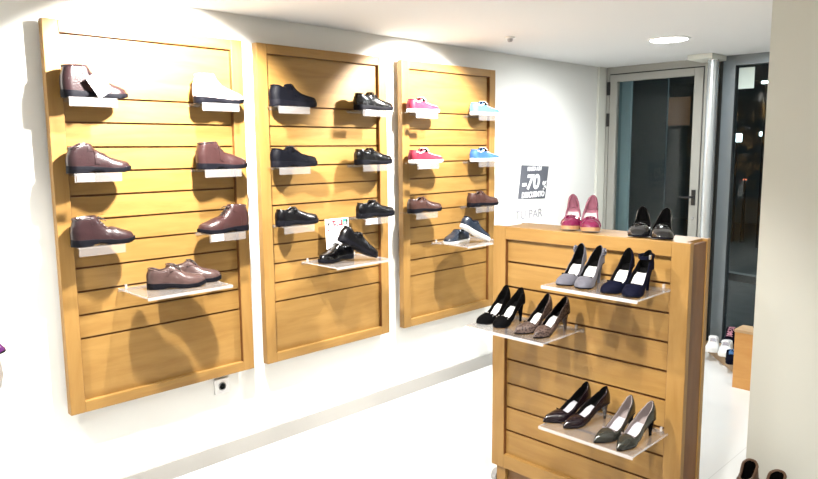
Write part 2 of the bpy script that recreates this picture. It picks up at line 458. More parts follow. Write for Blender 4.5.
def court_shoe(name, m, L=.20, side=1, toe='round', heel=.085, lining='liningd', insole='insolew', hw=.037, trim=None, decor=None, peep=False, back=.052, throat=.70, heelm=None, platform=0, insw=.93, ins1=.70):
    root = empty(name)
    p = platform
    z0 = [(0,heel+p),(.16,heel*.97+p),(.36,heel*.66+p),(.52,heel*.30+p),(.66,.010+p),(.85,.007+p),(1,.010+p)]
    zrt = [(0,heel+back+.010+p),(.04,heel+back+.004+p),(.12,heel+back-.013+p),(.25,heel*.90+.030+p),(.4,heel*.60+.024+p),(.54,heel*.27+.024+p),(throat-.06,.034+p),(throat,.044+p),(throat+.08,.042+p),(.92,.032+p),(1,.014+p)]
    s = Shoe(L, hw, side, toe, z0, zrt, [(0,.60),(.08,.66),(.2,.80),(.4,.92),(throat-.14,.90),(throat-.06,.74),(throat-.02,.42),(throat,.0),(1,0)], .014,
             W=[(0,.58),(.12,.62),(.30,.66),(.5,.82),(.72,1.0),(.85,.95),(1,.80)])
    link('upper', s.upper(), M[m], root, True)
    link('lining', s.lining(.003), M[lining], root, True)
    link('insole', s.insole(.006, min(ins1, throat-.03), .30, insw), M[insole], root, True)
    link('topline', s.rim(.0014), M[trim or m], root, True)
    # thin sole that follows the footbed
    bm = bmesh.new(); g = []
    for t in s.ts():
        b = s.b(t)+.0008; z = s.z0(t); x = t*L; c = s.c(t); th = .0045+p*min(1, max(0, (t-.45)/.15))
        zb = max(z-th, 0.0 if t < .9 else .003*(t-.9)/.1)
        g.append([bm.verts.new((x, c+y, zz)) for y, zz in ((b, z+.001), (b*.92, zb), (-b*.92, zb), (-b, z+.001))])
    for a, b_ in zip(g, g[1:]):
        for j in range(4): bm.faces.new((a[j], a[(j+1)%4], b_[(j+1)%4], b_[j]))
    bm.faces.new(g[0]); bm.faces.new(g[-1][::-1])
    link('sole', bm, M['solet'] if decor == 'bow_pink' else M['sole'], root, True)
    # tapered heel
    bm = bmesh.new(); g = []
    H = heel+p
    for i in range(13):
        k = i/12; z = H*(1-k)+.002*(1-k)
        f = (1-k)**2.2
        xb = .004+.010*k**.8                       # back of the heel leans in
        xf = xb+.0095+(.050*f)
        w = .0055+(s.b(.14)*.95-.0055)*f
        c = s.c(.1)
        row = []
        for j in range(12):
            a = 2*PI*j/12; xx = xb+(xf-xb)*(.5-.5*math.cos(a))
            row.append(bm.verts.new((xx, c+w*math.sin(a), min(z, s.z0(xx/L)-.003))))
        g.append(row)
    for a, b_ in zip(g, g[1:]):
        for j in range(12): bm.faces.new((a[j], a[(j+1)%12], b_[(j+1)%12], b_[j]))
    bm.faces.new(g[0]); bm.faces.new(g[-1][::-1])
    link('heel', bm, M[heelm or m], root, True)
    if decor in ('bow', 'bow_pink', 'knot'):
        mm = M[trim or m]
        link('vamp_band', s.patch(throat, throat+.07, -.95, .95, .0025, 4, 18), mm, root, True)
        bm = bmesh.new(); pc = s.surf(throat+.035, 0, .004)
        for sg in (1, -1):
            ring = []
            for q in range(5):
                u = q/4; y = sg*(.002+.018*u); hh = .003+.006*u; zz = -.006*u*u
                ring.append([bm.verts.new(pc+Vector((hh*math.cos(a)*1.1, y, zz+.003+hh*.55*math.sin(a)))) for a in [2*PI*j/8 for j in range(8)]])
            for a, b_ in zip(ring, ring[1:]):
                for j in range(8): bm.faces.new((a[j], a[(j+1)%8], b_[(j+1)%8], b_[j]))
            bm.faces.new(ring[0]); bm.faces.new(ring[-1])
        bmesh.ops.create_icosphere(bm, subdivisions=2, radius=.0045, matrix=Matrix.Translation(pc+Vector((0,0,.003))))
        link('bow', bm, mm, root, True)
    if decor == 'beads':
        bm = bmesh.new()
        for q in range(5):
            bmesh.ops.create_icosphere(bm, subdivisions=2, radius=.0032, matrix=Matrix.Translation(s.surf(throat+.02, -.5+.25*q, .002)))
        link('beads', bm, M['silver'], root, True)
    if decor == 'back_ornament':
        bm = bmesh.new()
        for q in range(8):
            a = q/8*2*PI; sd = -side
            pc = s.surf(.10, sd*.35, .004)
            bmesh.ops.create_icosphere(bm, subdivisions=2, radius=.0055, matrix=Matrix.Translation(pc+Vector((.011*math.cos(a), 0, .011*math.sin(a)))))
        bmesh.ops.create_icosphere(bm, subdivisions=2, radius=.006, matrix=Matrix.Translation(s.surf(.10, -side*.35, .007)))
        link('flower_ornament', bm, M['greysuede'], root, True)
        bm = bmesh.new(); bmesh.ops.create_icosphere(bm, subdivisions=2, radius=.004, matrix=Matrix.Translation(s.surf(.10, -side*.35, .012)))
        link('ornament_bead', bm, M['silver'], root, True)
    if decor == 'ankle_strap':
        bm = bmesh.new(); zt = heel+back-.010+p
        pts = []
        for q in range(20):
            a = q/20*2*PI
            pts.append((.035+.031*math.cos(a), s.c(.15)+.026*math.sin(a), zt-.003*math.cos(a)))
        g = []
        for (x, y, z) in pts:
            d = Vector((x-.035, y-s.c(.15), 0)).normalized()*.0016
            g.append([bm.verts.new((x+d.x, y+d.y, z+.006)), bm.verts.new((x+d.x, y+d.y, z-.006)), bm.verts.new((x-d.x, y-d.y, z-.006)), bm.verts.new((x-d.x, y-d.y, z+.006))])
        for i in range(20):
            a, b_ = g[i], g[(i+1)%20]
            for j in range(4): bm.faces.new((a[j], a[(j+1)%4], b_[(j+1)%4], b_[j]))
        link('ankle_strap', bm, M[m], root, True)
        link('buckle', bx(.050, .062, s.c(.15)-side*.022-.003, s.c(.15)-side*.022+.003, zt-.007, zt+.008), M['silver'], root, bev=.001)
    if decor == 'toe_cap':
        link('toe_cap', s.patch(.86, .985, -.97, .97, .001, 6, 18), M[trim], root, True)
    return root

def place(root, x, y, z, rz, label, cat='shoe', group=None, pitch=0, roll=0, sc_=1):
    root.rotation_mode = 'XYZ'
    root.matrix_world = Matrix.Translation((x, y, z)) @ Matrix.Rotation(rz, 4, 'Z') @ Matrix.Rotation(pitch, 4, 'Y') @ Matrix.Rotation(roll, 4, 'X') @ Matrix.Scale(sc_, 4)
    tag(root, label, cat, group)
    return root

# ---------------------------------------------------------------- room shell
CZ = 2.24
WX = -3.07; EY = 5.38
struct(link('floor', bx(WX-.1, 2.2, -2.6, EY+.06, -.1, 0), M['floor']))
struct(link('ceiling', bx(WX-.1, 2.2, -2.6, EY+.06, CZ, CZ+.1), M['ceiling']))
struct(link('wall_left', bx(WX-.1, WX, -2.6, EY+.06, 0, CZ), M['wall']))
struct(link('wall_right', bx(2.1, 2.2, -2.6, EY+.06, 0, CZ), M['wall']))
struct(link('wall_near', bx(WX, 2.1, -2.6, -2.5, 0, CZ), M['wall']))
struct(link('wall_end', bx(-1.25, 2.1, EY, EY+.06, 0, CZ), M['wall']))
struct(link('wall_column', bx(-1.052, 1.3, 3.2, 3.75, 0, CZ), M['column']))
struct(link('baseboard_left', bx(WX, WX+.011, -2.5, 5.26, 0, .088), M['skirting']))
struct(link('trim_1', bx(WX, WX+.02, 5.265, EY, 0, CZ), M['column'], bev=.002))
struct(link('trim_2', bx(-2.24, -2.06, 5.10, 5.37, CZ-.035, CZ), M['column'], bev=.003))

# glazed door in the end wall
d = empty('door_1', (-3.05, EY, 0)); struct(d)
def dchild(nm, a, m, bev=.002, sm=False): return link(nm, bx(*a), M[m], d, bev=bev)
X0, X1 = 0, .855      # local
dchild('door_post', (0,.028,0,.06,0,CZ), 'alu'); dchild('door_post', (X1-.028,X1,0,.06,0,CZ), 'alu'); dchild('door_header', (.028,X1-.028,0,.06,2.185,CZ), 'alu')
dchild('gasket', (.026,.036,.012,.045,.01,2.185), 'rubber', 0)
dchild('gasket', (X1-.036,X1-.026,.012,.045,.01,2.185), 'rubber', 0)
dchild('gasket', (.036,X1-.036,.012,.045,2.176,2.186), 'rubber', 0)
dchild('leaf_stile', (.036,.100,-.004,.046,.01,2.176), 'alu'); dchild('leaf_stile', (X1-.105,X1-.036,-.004,.046,.01,2.176), 'alu')
dchild('leaf_rail', (.100,X1-.105,-.004,.046,2.118,2.176), 'alu'); dchild('leaf_rail', (.100,X1-.105,-.004,.046,.01,.16), 'alu')
dchild('door_glass', (.100,X1-.105,.018,.024,.16,2.118), 'glass', 0)
for z in (1.80, 2.06, .3): dchild('hinge', (.016,.040,-.018,.002,z-.05,z+.06), 'black')
bm = bmesh.new(); box(bm, X1-.085, X1-.055, -.012, -.002, 1.12, 1.24); tube(bm, [(X1-.07,-.01,1.185),(X1-.07,-.045,1.185),(X1-.075,-.050,1.185),(X1-.16,-.050,1.18)], .009, 8)
link('door_handle', bm, M['black'], d)
bm = bmesh.new(); tube(bm, [(X1-.07,-.004,1.02),(X1-.07,-.012,1.02)], .011, 12); link('lock_cylinder', bm, M['greyplastic'], d)

bm = bmesh.new(); lathe(bm, [(.037,0),(.037,CZ-.035)], -2.105, 5.235, 24)
struct(link('trim_3', bm, M['pipe'], smooth=True))
# fixed shop window beside it
w = empty('window_1', (-2.195, EY, 0)); struct(w)
def wchild(nm, a, m, bev=.002): return link(nm, bx(*a), M[m], w, bev=bev)
wchild('corner_post', (0,.075,.01,.06,0,CZ), 'alublue')
wchild('window_post', (.115,.205,-.02,.06,.0,CZ), 'alublue')
wchild('post_cover', (.075,.115,.02,.06,0,CZ), 'rubber')
wchild('window_post', (.88,.945,-.02,.06,0,CZ), 'alublue')
wchild('window_header', (.205,.88,-.02,.06,2.165,CZ), 'alublue'); wchild('window_sill', (.205,.88,-.02,.06,0,.09), 'alublue')
wchild('window_glass', (.205,.88,.015,.022,.09,2.165), 'glass', 0)
tag(link('paper_notice', bx(-1.975,-1.865,5.388,5.390,1.995,2.147), M['posterback']), 'small pale rectangular notice stuck in the top corner of the shop window', 'notice')

# ---------------------------------------------------------------- outside, at night
struct(link('street', bx(-9, 6, EY+.06, 22, -.12, -.02), M['asphalt']))
bm = bmesh.new()
prism(bm, [(x, 8.2+.10*(x+1.5)**2) for x in [-6+.5*i for i in range(17)]]+[(x, 8.32+.10*(x+1.5)**2) for x in [2-.5*i for i in range(17)]], lambda p, k: (p[0], p[1], -.02+.09*k))
struct(link('kerb', bm, M['kerb']))
b = tag(empty('building_pillar', (-2.98, 5.66, -.02)), 'pale blue rendered pillar just outside the glazed door', 'pillar')
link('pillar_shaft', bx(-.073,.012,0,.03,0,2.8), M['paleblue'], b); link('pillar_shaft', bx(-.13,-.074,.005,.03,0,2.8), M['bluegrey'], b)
b = tag(empty('building', (-6, 15, -.02)), 'dark building across the street with dim warm window behind the door glass', 'building')
link('facade', bx(-3,9.4,0,.5,0,6.5), M['facade'], b)
link('cornice', bx(-3,9.4,-.15,0,2.9,3.05), M['facade'], b)
for (x0, x1, z0, z1) in ((-.95,-.45,2.05,2.66),):
    f = link('window_surround', bx(x0-.06,x1+.06,-.06,0,z0-.06,z1+.06), M['facade'], b); link('lit_pane', bx(x0,x1,-.07,-.055,z0,z1), M['litwin'], f)

def slamp(x, y, z, m, r, label, hz=1):
    t = tag(empty('street_lamp', (x, y, -.02)), label, 'lamp', 'distant lamps seen through the shop window')
    bm = bmesh.new(); lathe(bm, [(.035,0),(.02,z+.02)], 0, 0, 8); link('pole', bm, M['black'], t)
    bm = bmesh.new(); box(bm, -r*1.6, r*1.6, -r, r, z-.0, z+r*1.4*hz); link('lamp_head', bm, M[m], t, bev=r*.3)

slamp(-4.376, 12, 1.66, 'lampcool', .045, 'small twin pale lamp seen through the shop window, left one', 2.2)
slamp(-3.94, 12, 1.75, 'lampcool', .050, 'small pale lamp seen through the shop window, right one')
slamp(-3.795, 11.5, 2.54, 'lampcool', .045, 'highest pale lamp seen through the shop window, beside the column edge', .7)
slamp(-4.214, 12, 1.03, 'lampred', .016, 'tiny low reddish lamp seen through the shop window')
struct(link('wall_outside', bx(-6.5, -3.73, 8, 8.03, -.02, 3.2), M['slate']))
# ---------------------------------------------------------------- slatted panels
def slot_board(W_, z0, z1, slots, yf, th=.014):
    """board face at y=yf (front is -y), dark T-slots cut into it"""
    bm = bmesh.new()
    prof = [(z0, 0)]
    for z in slots:
        prof += [(z-.0042,0),(z-.0042,.006),(z-.007,.006),(z-.007,.0115),(z+.007,.0115),(z+.007,.006),(z+.0042,.006),(z+.0042,0)]
    prof += [(z1, 0),(z1, th),(z0, th)]
    prism(bm, prof, lambda p, k: (W_[k], yf+p[1], p[0]))
    for f in bm.faces:
        c = f.calc_center_median().y-yf
        if .0005 < c < .0125: f.material_index = 1  # slot walls coloured dark, shade painted in
    return bm
def slat_panel(parent, W, z0, z1, st, rl, slots, rec=.022, th=.040, y0=0, top=None):
    tz0, tz1 = z0+rl, z1-(top or rl)
    link('stile', bx(0, st, y0, y0+th, z0, z1), M['woodv'], parent, bev=.002)
    link('stile', bx(W-st, W, y0, y0+th, z0, z1), M['woodv'], parent, bev=.002)
    link('rail', bx(st, W-st, y0, y0+th, z0, tz0), M['wood'], parent, bev=.002)
    link('rail', bx(st, W-st, y0, y0+th, tz1, z1), M['wood'], parent, bev=.002)
    link('slatted_board', slot_board((st, W-st), tz0, tz1, slots, y0+rec), [M['wood'], M['darkwood_and_shade']], parent)
    link('inner_shade_strip', bx(st, st+.0012, y0+.002, y0+rec, tz0, tz1), M['darkwood_and_shade'], parent)  # thin dark strips added as painted shade inside stiles and top rail
    link('inner_shade_strip', bx(W-st-.0012, W-st, y0+.002, y0+rec, tz0, tz1), M['darkwood_and_shade'], parent)
    link('inner_shade_strip', bx(st, W-st, y0+.002, y0+rec, tz1-.0012, tz1), M['darkwood_and_shade'], parent)
SL = [.785+.1015*k for k in range(11)]
PY = [.944, 1.919, 2.917]
for i, (y, w_, lab) in enumerate(((.944,.895,'honey wood slatted wall panel holding brown boots, nearest the camera'),(1.919,.873,'honey wood slatted wall panel holding black shoes, between two others'),(2.917,.893,'honey wood slatted wall panel with red and blue boat shoes, nearest the glass door'))):
    p = tag(empty('slatwall_panel', (-3.0, y, 0), PI/2), lab, 'display panel', 'slatted display panels on the white wall')
    slat_panel(p, w_, .467, 2.104, .060, .048, SL)
    link('back_batten', bx(.10,.16,.040,.070,.52,2.05), M['darkwood_and_shade'], p); link('back_batten', bx(w_-.16,w_-.10,.040,.070,.52,2.05), M['darkwood_and_shade'], p)

# podium
pod = tag(empty('display_podium', (-1.909, 2.417, 0)), 'free-standing honey wood slatted display unit with women\'s heels on its clear shelves', 'display unit')
PW = .888
slat_panel(pod, PW, .118, 1.236, .068, .064, [.296+.1117*k for k in range(8)], rec=.020, th=.030, top=.055)
link('side_board', bx(.022,.038,.030,.195,.118,1.222), M['darkwood_and_shade'], pod); link('side_board', bx(PW-.038,PW-.022,.030,.195,.118,1.222), M['darkwood_and_shade'], pod)
link('top_board', bx(.038,PW-.038,.030,.195,1.208,1.233), M['wood'], pod)
link('back_panel', bx(0.01,PW-.018,.195,.225,.118,1.232), M['woodv'], pod, bev=.002)
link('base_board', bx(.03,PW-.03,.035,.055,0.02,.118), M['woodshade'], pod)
link('base_block', bx(.022,.070,.012,.190,0,.118), M['woodv'], pod); link('base_block', bx(PW-.070,PW-.022,.012,.190,0,.118), M['woodv'], pod)

bm = bmesh.new(); tube(bm, [(-.034,.070,.030),(-.008,.070,.030)], .030, 16); box(bm, -.008, .024, .055, .085, .035, .075)
link('castor', bm, M['greyplastic'], pod)
# ---------------------------------------------------------------- acrylic shelves
def marks(parent, x0, x1, y, z0, z1, seed):
    rnd = random.Random(seed); bm = bmesh.new(); x = x0
    while x < x1:
        w_ = rnd.choice((.002,.004,.006)); zz = z0 + rnd.choice((0,0,.3))*(z1-z0)
        box(bm, x, min(x1, x+w_), y-.0006, y, zz, z1 - rnd.choice((0,0,.35))*(z1-z0)); x += w_+.003
    link('print', bm, M['ink'], parent)
def small_shelf(y, z, label, lab=None):
    t = tag(empty('acrylic_shelf', (-3.0, y, z), PI/2), label, 'shelf', 'small clear shelves on the slatted panels')
    W_ = .188
    link('shelf_plate', bx(0, W_, -.115, .022, -.003, 0), M['acr'], t)
    link('rear_hook', bx(0, W_, .0175, .0215, -.014, -.003), M['acr'], t)
    lp = link('front_lip', bx(0, W_, -.118, -.115, -.036, .0), M['lip'], t)
    if lab:
        x0, x1, sd = lab
        pl = link('price_label', bx(x0, x1, -.1192, -.118, -.032, -.002), M['paper'], t)
        marks(pl, x0+.006, x0+.016, -.1192, -.028, -.008, sd); marks(pl, x1-.024, x1-.008, -.1192, -.026, -.006, sd+5)
    return t
def big_shelf(x, y, z, rz, label, W_=.39, D=.285, wall=.020):
    t = tag(empty('acrylic_shelf', (x, y, z), rz), label, 'shelf', 'large clear shelves carrying pairs')
    link('shelf_plate', bx(0.003, W_-.003, -D, wall, -.004, 0), M['acr'], t)
    link('rear_hook', bx(0, W_, wall-.003, wall, -.016, -.004), M['acr'], t)
    link('front_lip', bx(0, W_, -D-.003, -D, -.011, .001), M['edge'], t)
    link('side_edge', bx(0, .003, -D, wall-.004, -.005, .0005), M['edge'], t); link('side_edge', bx(W_-.003, W_, -D, wall-.004, -.005, .0005), M['edge'], t)
    for xx in (.03, W_-.03): link('peg', bx(xx-.004, xx+.004, .0, .008, 0, .016), M['edge'], t)
    return t

Z1, Z2, Z3, ZB = 1.793, 1.492, 1.193, .980
SX = -2.938           # centre line of the single shoes
U, D_ = PI/2, -PI/2   # toe towards the glass door / towards the camera side
G1 = "men's brown shoes on the nearest wall panel"
G2 = "men's black shoes on the middle wall panel"
G3 = 'casual shoes on the farthest wall panel'
def on_shelf(root, y, z, rz, lab, group, shelf_y=None, tagd=None, L=.265, sl=None, dx=0, yaw=0):
    yy = y if rz > 0 else y+L
    place(root, SX+dx, yy, z, rz+yaw, lab, 'shoe', group)
    small_shelf(shelf_y if shelf_y is not None else y+.008, z, sl or ('small clear acrylic shelf under the '+lab.split(',')[0]), tagd)

on_shelf(ankle_boot('ankle_boot', 'brown', h=.126, L=.255, lace=False), .978, Z1, U, 'dark brown ankle boot with a blank white card leaning on it, top left', G1, tagd=None, dx=.0, sl='small clear shelf under the ankle boot with the white card leaning on it')
on_shelf(ankle_boot('ankle_boot', 'tan', h=.128, L=.245, lace=False), 1.545, Z1, U, 'pale bleached-looking taupe ankle boot, top right of the nearest panel', G1, sl='small clear shelf under the pale taupe ankle boot')
on_shelf(ankle_boot('ankle_boot', 'brown', h=.110, L=.250, lace=False, zrt=[(0,.098),(.12,.104),(.26,.118),(.36,.114),(.47,.092),(.56,.082),(.68,.064),(.84,.052),(.95,.044),(1,.030)]), .978, Z2, U, 'brown padded-collar ankle boot below the one with the leaning white card', G1, tagd=(.01,.075,3), sl='small clear shelf with marked white label under the padded-collar brown boot')
on_shelf(ankle_boot('ankle_boot', 'brown2', h=.122, L=.250, lace=False, pad='brown'), 1.543, Z2, U, 'reddish brown strapped ankle boot, middle row on the right of the nearest panel', G1, sl='small clear unlabelled shelf under the reddish brown strapped ankle boot')
on_shelf(ankle_boot('ankle_boot', 'brown', h=.116, L=.252, pad='brown'), .975, Z3, U, 'brown laced ankle boot pointing right, lowest boot on the left of the nearest panel', G1, sl='small clear unlabelled shelf under the laced boot pointing right')
on_shelf(ankle_boot('ankle_boot', 'brown2', h=.124, L=.255), 1.528, Z3, D_, 'brown laced ankle boot pointing left, the only single boot facing that way', G1, tagd=(.01,.07,8), shelf_y=1.56, sl='small clear shelf with a white label under the boot that points left')
# card on the first shelf
c = link('price_card', bx(-.032,.032,-.0006,.0006,-.045,.045), M['paper']); c.location = (-2.884, 1.107, Z1+.0525); c.rotation_euler = (0, R(-33), PI/2)
tag(c, 'blank white card leaning against the dark brown boot on the top left shelf', 'card')

on_shelf(low_shoe('velcro_shoe', 'blackm', 'velcro', L=.268, chunky=.030, hw=.050, rise=.014), 1.952, Z1, U, 'chunky black shoe with a strap, top left of the middle panel', G2, sl='small clear shelf under the chunky black strapped shoe')
on_shelf(low_shoe('derby_shoe', 'blackm', 'derby', L=.270, chunky=.028, hw=.048, rise=.006), 1.945, Z2, U, 'matt black lace-up shoe, second down on the left of the middle panel', G2, sl='small clear shelf under the matt black lace-up shoe')
on_shelf(low_shoe('slip_on_shoe', 'blackl', 'slip', L=.250), 1.962, Z3, U, 'smooth black slip-on shoe, third down on the left of the middle panel', G2, sl='small clear shelf under the slip-on shoe left of the red and white flyer')
on_shelf(low_shoe('derby_shoe', 'blacks', 'derby', L=.268, lining='liningb', rise=.004), 2.497, Z1, U, 'glossy black lace-up shoe with a brown lining, top right of the middle panel', G2, tagd=(.02,.095,11), sl='small clear shelf with a marked label under the glossy black lace-up shoe')
on_shelf(low_shoe('slip_on_shoe', 'blacks', 'slip', L=.262, lining='liningb'), 2.493, Z2, U, 'glossy black slip-on shoe, second down on the right of the middle panel', G2, sl='small clear shelf under the glossy black slip-on shoe')
on_shelf(low_shoe('derby_shoe', 'blackl', 'derby', L=.268), 2.500, Z3, U, 'black lace-up shoe, third down on the right of the middle panel', G2, tagd=(.01,.09,14), sl='small clear shelf with a marked label under the third-row black lace-up shoe')

on_shelf(low_shoe('boat_shoe', 'pinkred', 'boat', L=.250, sole='solew', chunky=.018, lacem='lacew'), 2.908, Z1, U, 'crimson boat shoe with white sole, top left of the farthest panel', G3, tagd=(.03,.13,17), sl='small clear shelf with a label under the crimson top-row boat shoe')
on_shelf(low_shoe('boat_shoe', 'red', 'boat', L=.272, sole='solew', chunky=.018, lacem='lacew'), 2.918, Z2, U, 'raspberry red boat shoe with white laces, second down on the farthest panel', G3, tagd=(.015,.10,20), sl='small clear shelf with a label under the raspberry red boat shoe')
on_shelf(low_shoe('moccasin', 'moc', 'loafer', L=.272, lining='liningd', chunky=.024), 2.905, Z3, U, 'brown moccasin, third down on the left of the farthest panel', G3, sl='small clear shelf under the left brown moccasin of the farthest panel')
on_shelf(low_shoe('boat_shoe', 'lblue', 'boat', L=.262, sole='solew', chunky=.018, lacem='lacew'), 3.487, Z1, U, 'light blue boat shoe, top right of the farthest panel', G3, sl='small clear shelf under the light blue boat shoe')
on_shelf(low_shoe('boat_shoe', 'blue', 'boat', L=.268, sole='solew', chunky=.018, lacem='lacew'), 3.487, Z2, U, 'royal blue boat shoe, second down on the right of the farthest panel', G3, sl='small clear shelf under the royal blue boat shoe')
on_shelf(low_shoe('moccasin', 'moc', 'loafer', L=.290, lining='liningd', chunky=.026, rise=.006), 3.460, Z3, U, 'brown moccasin, third down on the right of the farthest panel', G3, sl='small clear shelf under the right brown moccasin of the farthest panel')

# pairs on the large wall shelves
big_shelf(-3.0, 1.180, ZB, PI/2, 'large clear acrylic shelf under the pair of bronze brown lace-up shoes')
big_shelf(-3.0, 2.165, ZB, PI/2, 'large clear acrylic shelf under the crossed black slip-on shoes')
big_shelf(-3.0, 3.185, ZB, PI/2, 'large clear acrylic shelf under the crossed navy loafers')
place(low_shoe('derby_shoe', 'bronze', 'derby', L=.245, side=-1, rise=.006), -2.905, 1.262, ZB, R(66), 'bronze brown lace-up shoe, front one of the pair on the low shelf', 'shoe', G1)
place(low_shoe('derby_shoe', 'bronze', 'derby', L=.245, side=1, rise=.006), -2.965, 1.372, ZB, R(66), 'bronze brown lace-up shoe, rear one of the pair, partly hidden by the other', 'shoe', G1)
place(low_shoe('slip_on_shoe', 'blacks', 'slip', L=.262, side=-1), -2.925, 2.438, ZB, R(-80), 'black slip-on shoe lying flat under its mate, toe to the left', 'shoe', G2)
place(low_shoe('slip_on_shoe', 'blackl', 'slip', L=.265, side=1), -2.820, 2.262, ZB+.124, R(84), 'black slip-on shoe propped heel-up across its mate in front of the flyer', 'shoe', G2, pitch=R(28))
place(low_shoe('loafer', 'navy', 'loafer', L=.258, side=-1, sole='solew', chunky=.014, trim='navy'), -2.925, 3.420, ZB, R(-80), 'navy loafer with white sole lying flat beneath its mate', 'shoe', G3)
place(low_shoe('loafer', 'navy', 'loafer', L=.262, side=1, sole='solew', chunky=.014, trim='navysuede'), -2.820, 3.246, ZB+.113, R(84), 'navy loafer with white sole propped heel-up across its mate', 'shoe', G3, pitch=R(26))
# flyer
t = tag(empty('flyer', (-2.985, 2.315, ZB), PI/2), 'white flyer with red and green print standing behind the crossed black shoes', 'flyer')
t.rotation_euler = (R(-3), 0, PI/2)
link('sheet', bx(0,.165,-.001,.001,0,.218), M['paper'], t)
bm = bmesh.new(); y = -.0022
for a in ((.046,.078,.200,.209),(.054,.064,.176,.204),(.066,.074,.180,.190),(.076,.090,.176,.184),(.092,.100,.178,.206),(.100,.120,.176,.186),(.108,.118,.186,.212),(.014,.026,.150,.160),(.128,.148,.154,.168)): box(bm, a[0],a[1],y,-.001,a[2],a[3])
link('red_print', bm, M['redink'], t)
bm = bmesh.new(); box(bm,.120,.146,y,-.001,.196,.213); box(bm,.120,.130,y,-.001,.180,.196); link('green_print', bm, M['greenink'], t)
bm = bmesh.new()
for a in ((.016,.022,.188,.198),(.020,.028,.184,.192),(.026,.034,.190,.200),(.148,.156,.178,.210),(.014,.022,.180,.202)): box(bm, a[0],a[1],y,-.001,a[2],a[3])
link('black_print', bm, M['ink'], t)

# ---------------------------------------------------------------- podium shelves and heels
PYF = 2.417
def pshelf(x, z, label, D=.275): return big_shelf(x, PYF, z, 0, label, D=D, wall=.018)
ZU, ZM, ZL = 1.060, .842, .512
pshelf(-1.475, ZU, 'large clear shelf under the grey and navy heels, highest on the display unit', .255)
pshelf(-1.838, ZM, 'large clear shelf under the black and leopard heels, overhanging the unit\'s left edge')
pshelf(-1.462, ZL, 'large clear shelf under the two pairs of pointed heels, lowest on the display unit')
GP = "women's heels on the display unit"
def pump(root, toex, toey, z, ang, L, lab):
    # ang: direction the toe points, measured from -Y, positive towards -X
    d_ = Vector((-math.sin(ang), -math.cos(ang)))
    place(root, toex-d_.x*L, toey-d_.y*L, z, math.atan2(d_.y, d_.x), lab, 'shoe', GP)
pump(court_shoe('court_shoe', 'blacksuede', L=.195, side=1, toe='round', decor='beads', hw=.036), -1.800, 2.186, ZM, R(3), .195, 'black round-toe heel with tiny beads on the toe, left one of its pair')
pump(court_shoe('court_shoe', 'blacksuede', L=.195, side=-1, toe='round', decor='beads', hw=.036), -1.718, 2.186, ZM, R(1), .195, 'black round-toe heel with tiny beads on the toe, right one of its pair')
pump(court_shoe('court_shoe', 'leopard', L=.215, side=1, toe='point', hw=.036, heel=.080, throat=.66), -1.594, 2.162, ZM, R(6), .215, 'leopard print pointed heel, left one of its pair')
pump(court_shoe('court_shoe', 'leopard', L=.215, side=-1, toe='point', hw=.036, heel=.080, throat=.66), -1.512, 2.162, ZM, R(6), .215, 'leopard print pointed heel, right one of its pair')
pump(court_shoe('court_shoe', 'greysuede', L=.198, side=1, toe='round', decor='back_ornament', heel=.083), -1.404, 2.184, ZU, R(-7), .198, 'grey suede heel with a flower at the back, left one of its pair')
pump(court_shoe('court_shoe', 'greysuede', L=.198, side=-1, toe='round', decor='back_ornament', heel=.083), -1.324, 2.180, ZU, R(-7), .198, 'grey suede heel with a flower at the back, right one of its pair')
pump(court_shoe('court_shoe', 'navysuede', L=.200, side=1, toe='round', decor=None, heel=.086, hw=.038), -1.210, 2.170, ZU, R(-3), .200, 'navy suede heel, left one of its pair, its strap hidden')
pump(court_shoe('court_shoe', 'navysuede', L=.200, side=-1, toe='round', decor='ankle_strap', heel=.086, hw=.038), -1.126, 2.166, ZU, R(-5), .200, 'navy suede heel with a silver buckled ankle strap, right one of its pair')
for (x, y, sd, lb) in ((-1.458,2.172,1,'left'),(-1.378,2.176,-1,'right')):
    pump(court_shoe('court_shoe', 'plum', L=.236, side=sd, toe='point', heel=.070, throat=.66, insole='insoleg', decor='toe_cap', trim='plum'), x, y, ZL, R(16), .236, 'dark plum pointed heel on the lowest shelf, %s one of its pair' % lb)
for (x, y, sd, lb) in ((-1.218,2.140,1,'left'),(-1.136,2.138,-1,'right')):
    pump(court_shoe('court_shoe', 'pewter', L=.236, side=sd, toe='point', heel=.072, throat=.68, insole='insoleg', lining='liningp', heelm='blacksuede'), x, y, ZL, R(6), .236, 'dark shoe with pewter pointed toe on the lowest shelf, %s one of its pair' % lb)
ZT = 1.2365
pump(court_shoe('court_shoe', 'pinksatin', L=.190, side=1, toe='round', lining='pinklining', decor='bow_pink', heel=.068, platform=.010, hw=.041, throat=.72), -1.545, 2.462, ZT, R(-28), .190, 'magenta patent heel on top of the display unit, left one of its pair')
pump(court_shoe('court_shoe', 'pinksatin', L=.190, side=-1, toe='round', lining='pinklining', decor='bow_pink', heel=.068, platform=.010, hw=.041, throat=.72), -1.450, 2.462, ZT, R(-28), .190, 'magenta patent heel on top of the display unit, right one of its pair')
pump(court_shoe('court_shoe', 'patent', L=.185, side=1, toe='round', lining='liningd', insole='liningd', decor='knot', heel=.044, hw=.043, throat=.68), -1.232, 2.437, ZT, R(-21), .185, 'black patent shoe with a knotted band on top of the display unit, left one')
pump(court_shoe('court_shoe', 'patent', L=.185, side=-1, toe='round', lining='liningd', insole='liningd', decor='knot', heel=.044, hw=.043, throat=.68), -1.135, 2.428, ZT, R(-20), .185, 'black patent shoe with a knotted band on top of the display unit, right one')

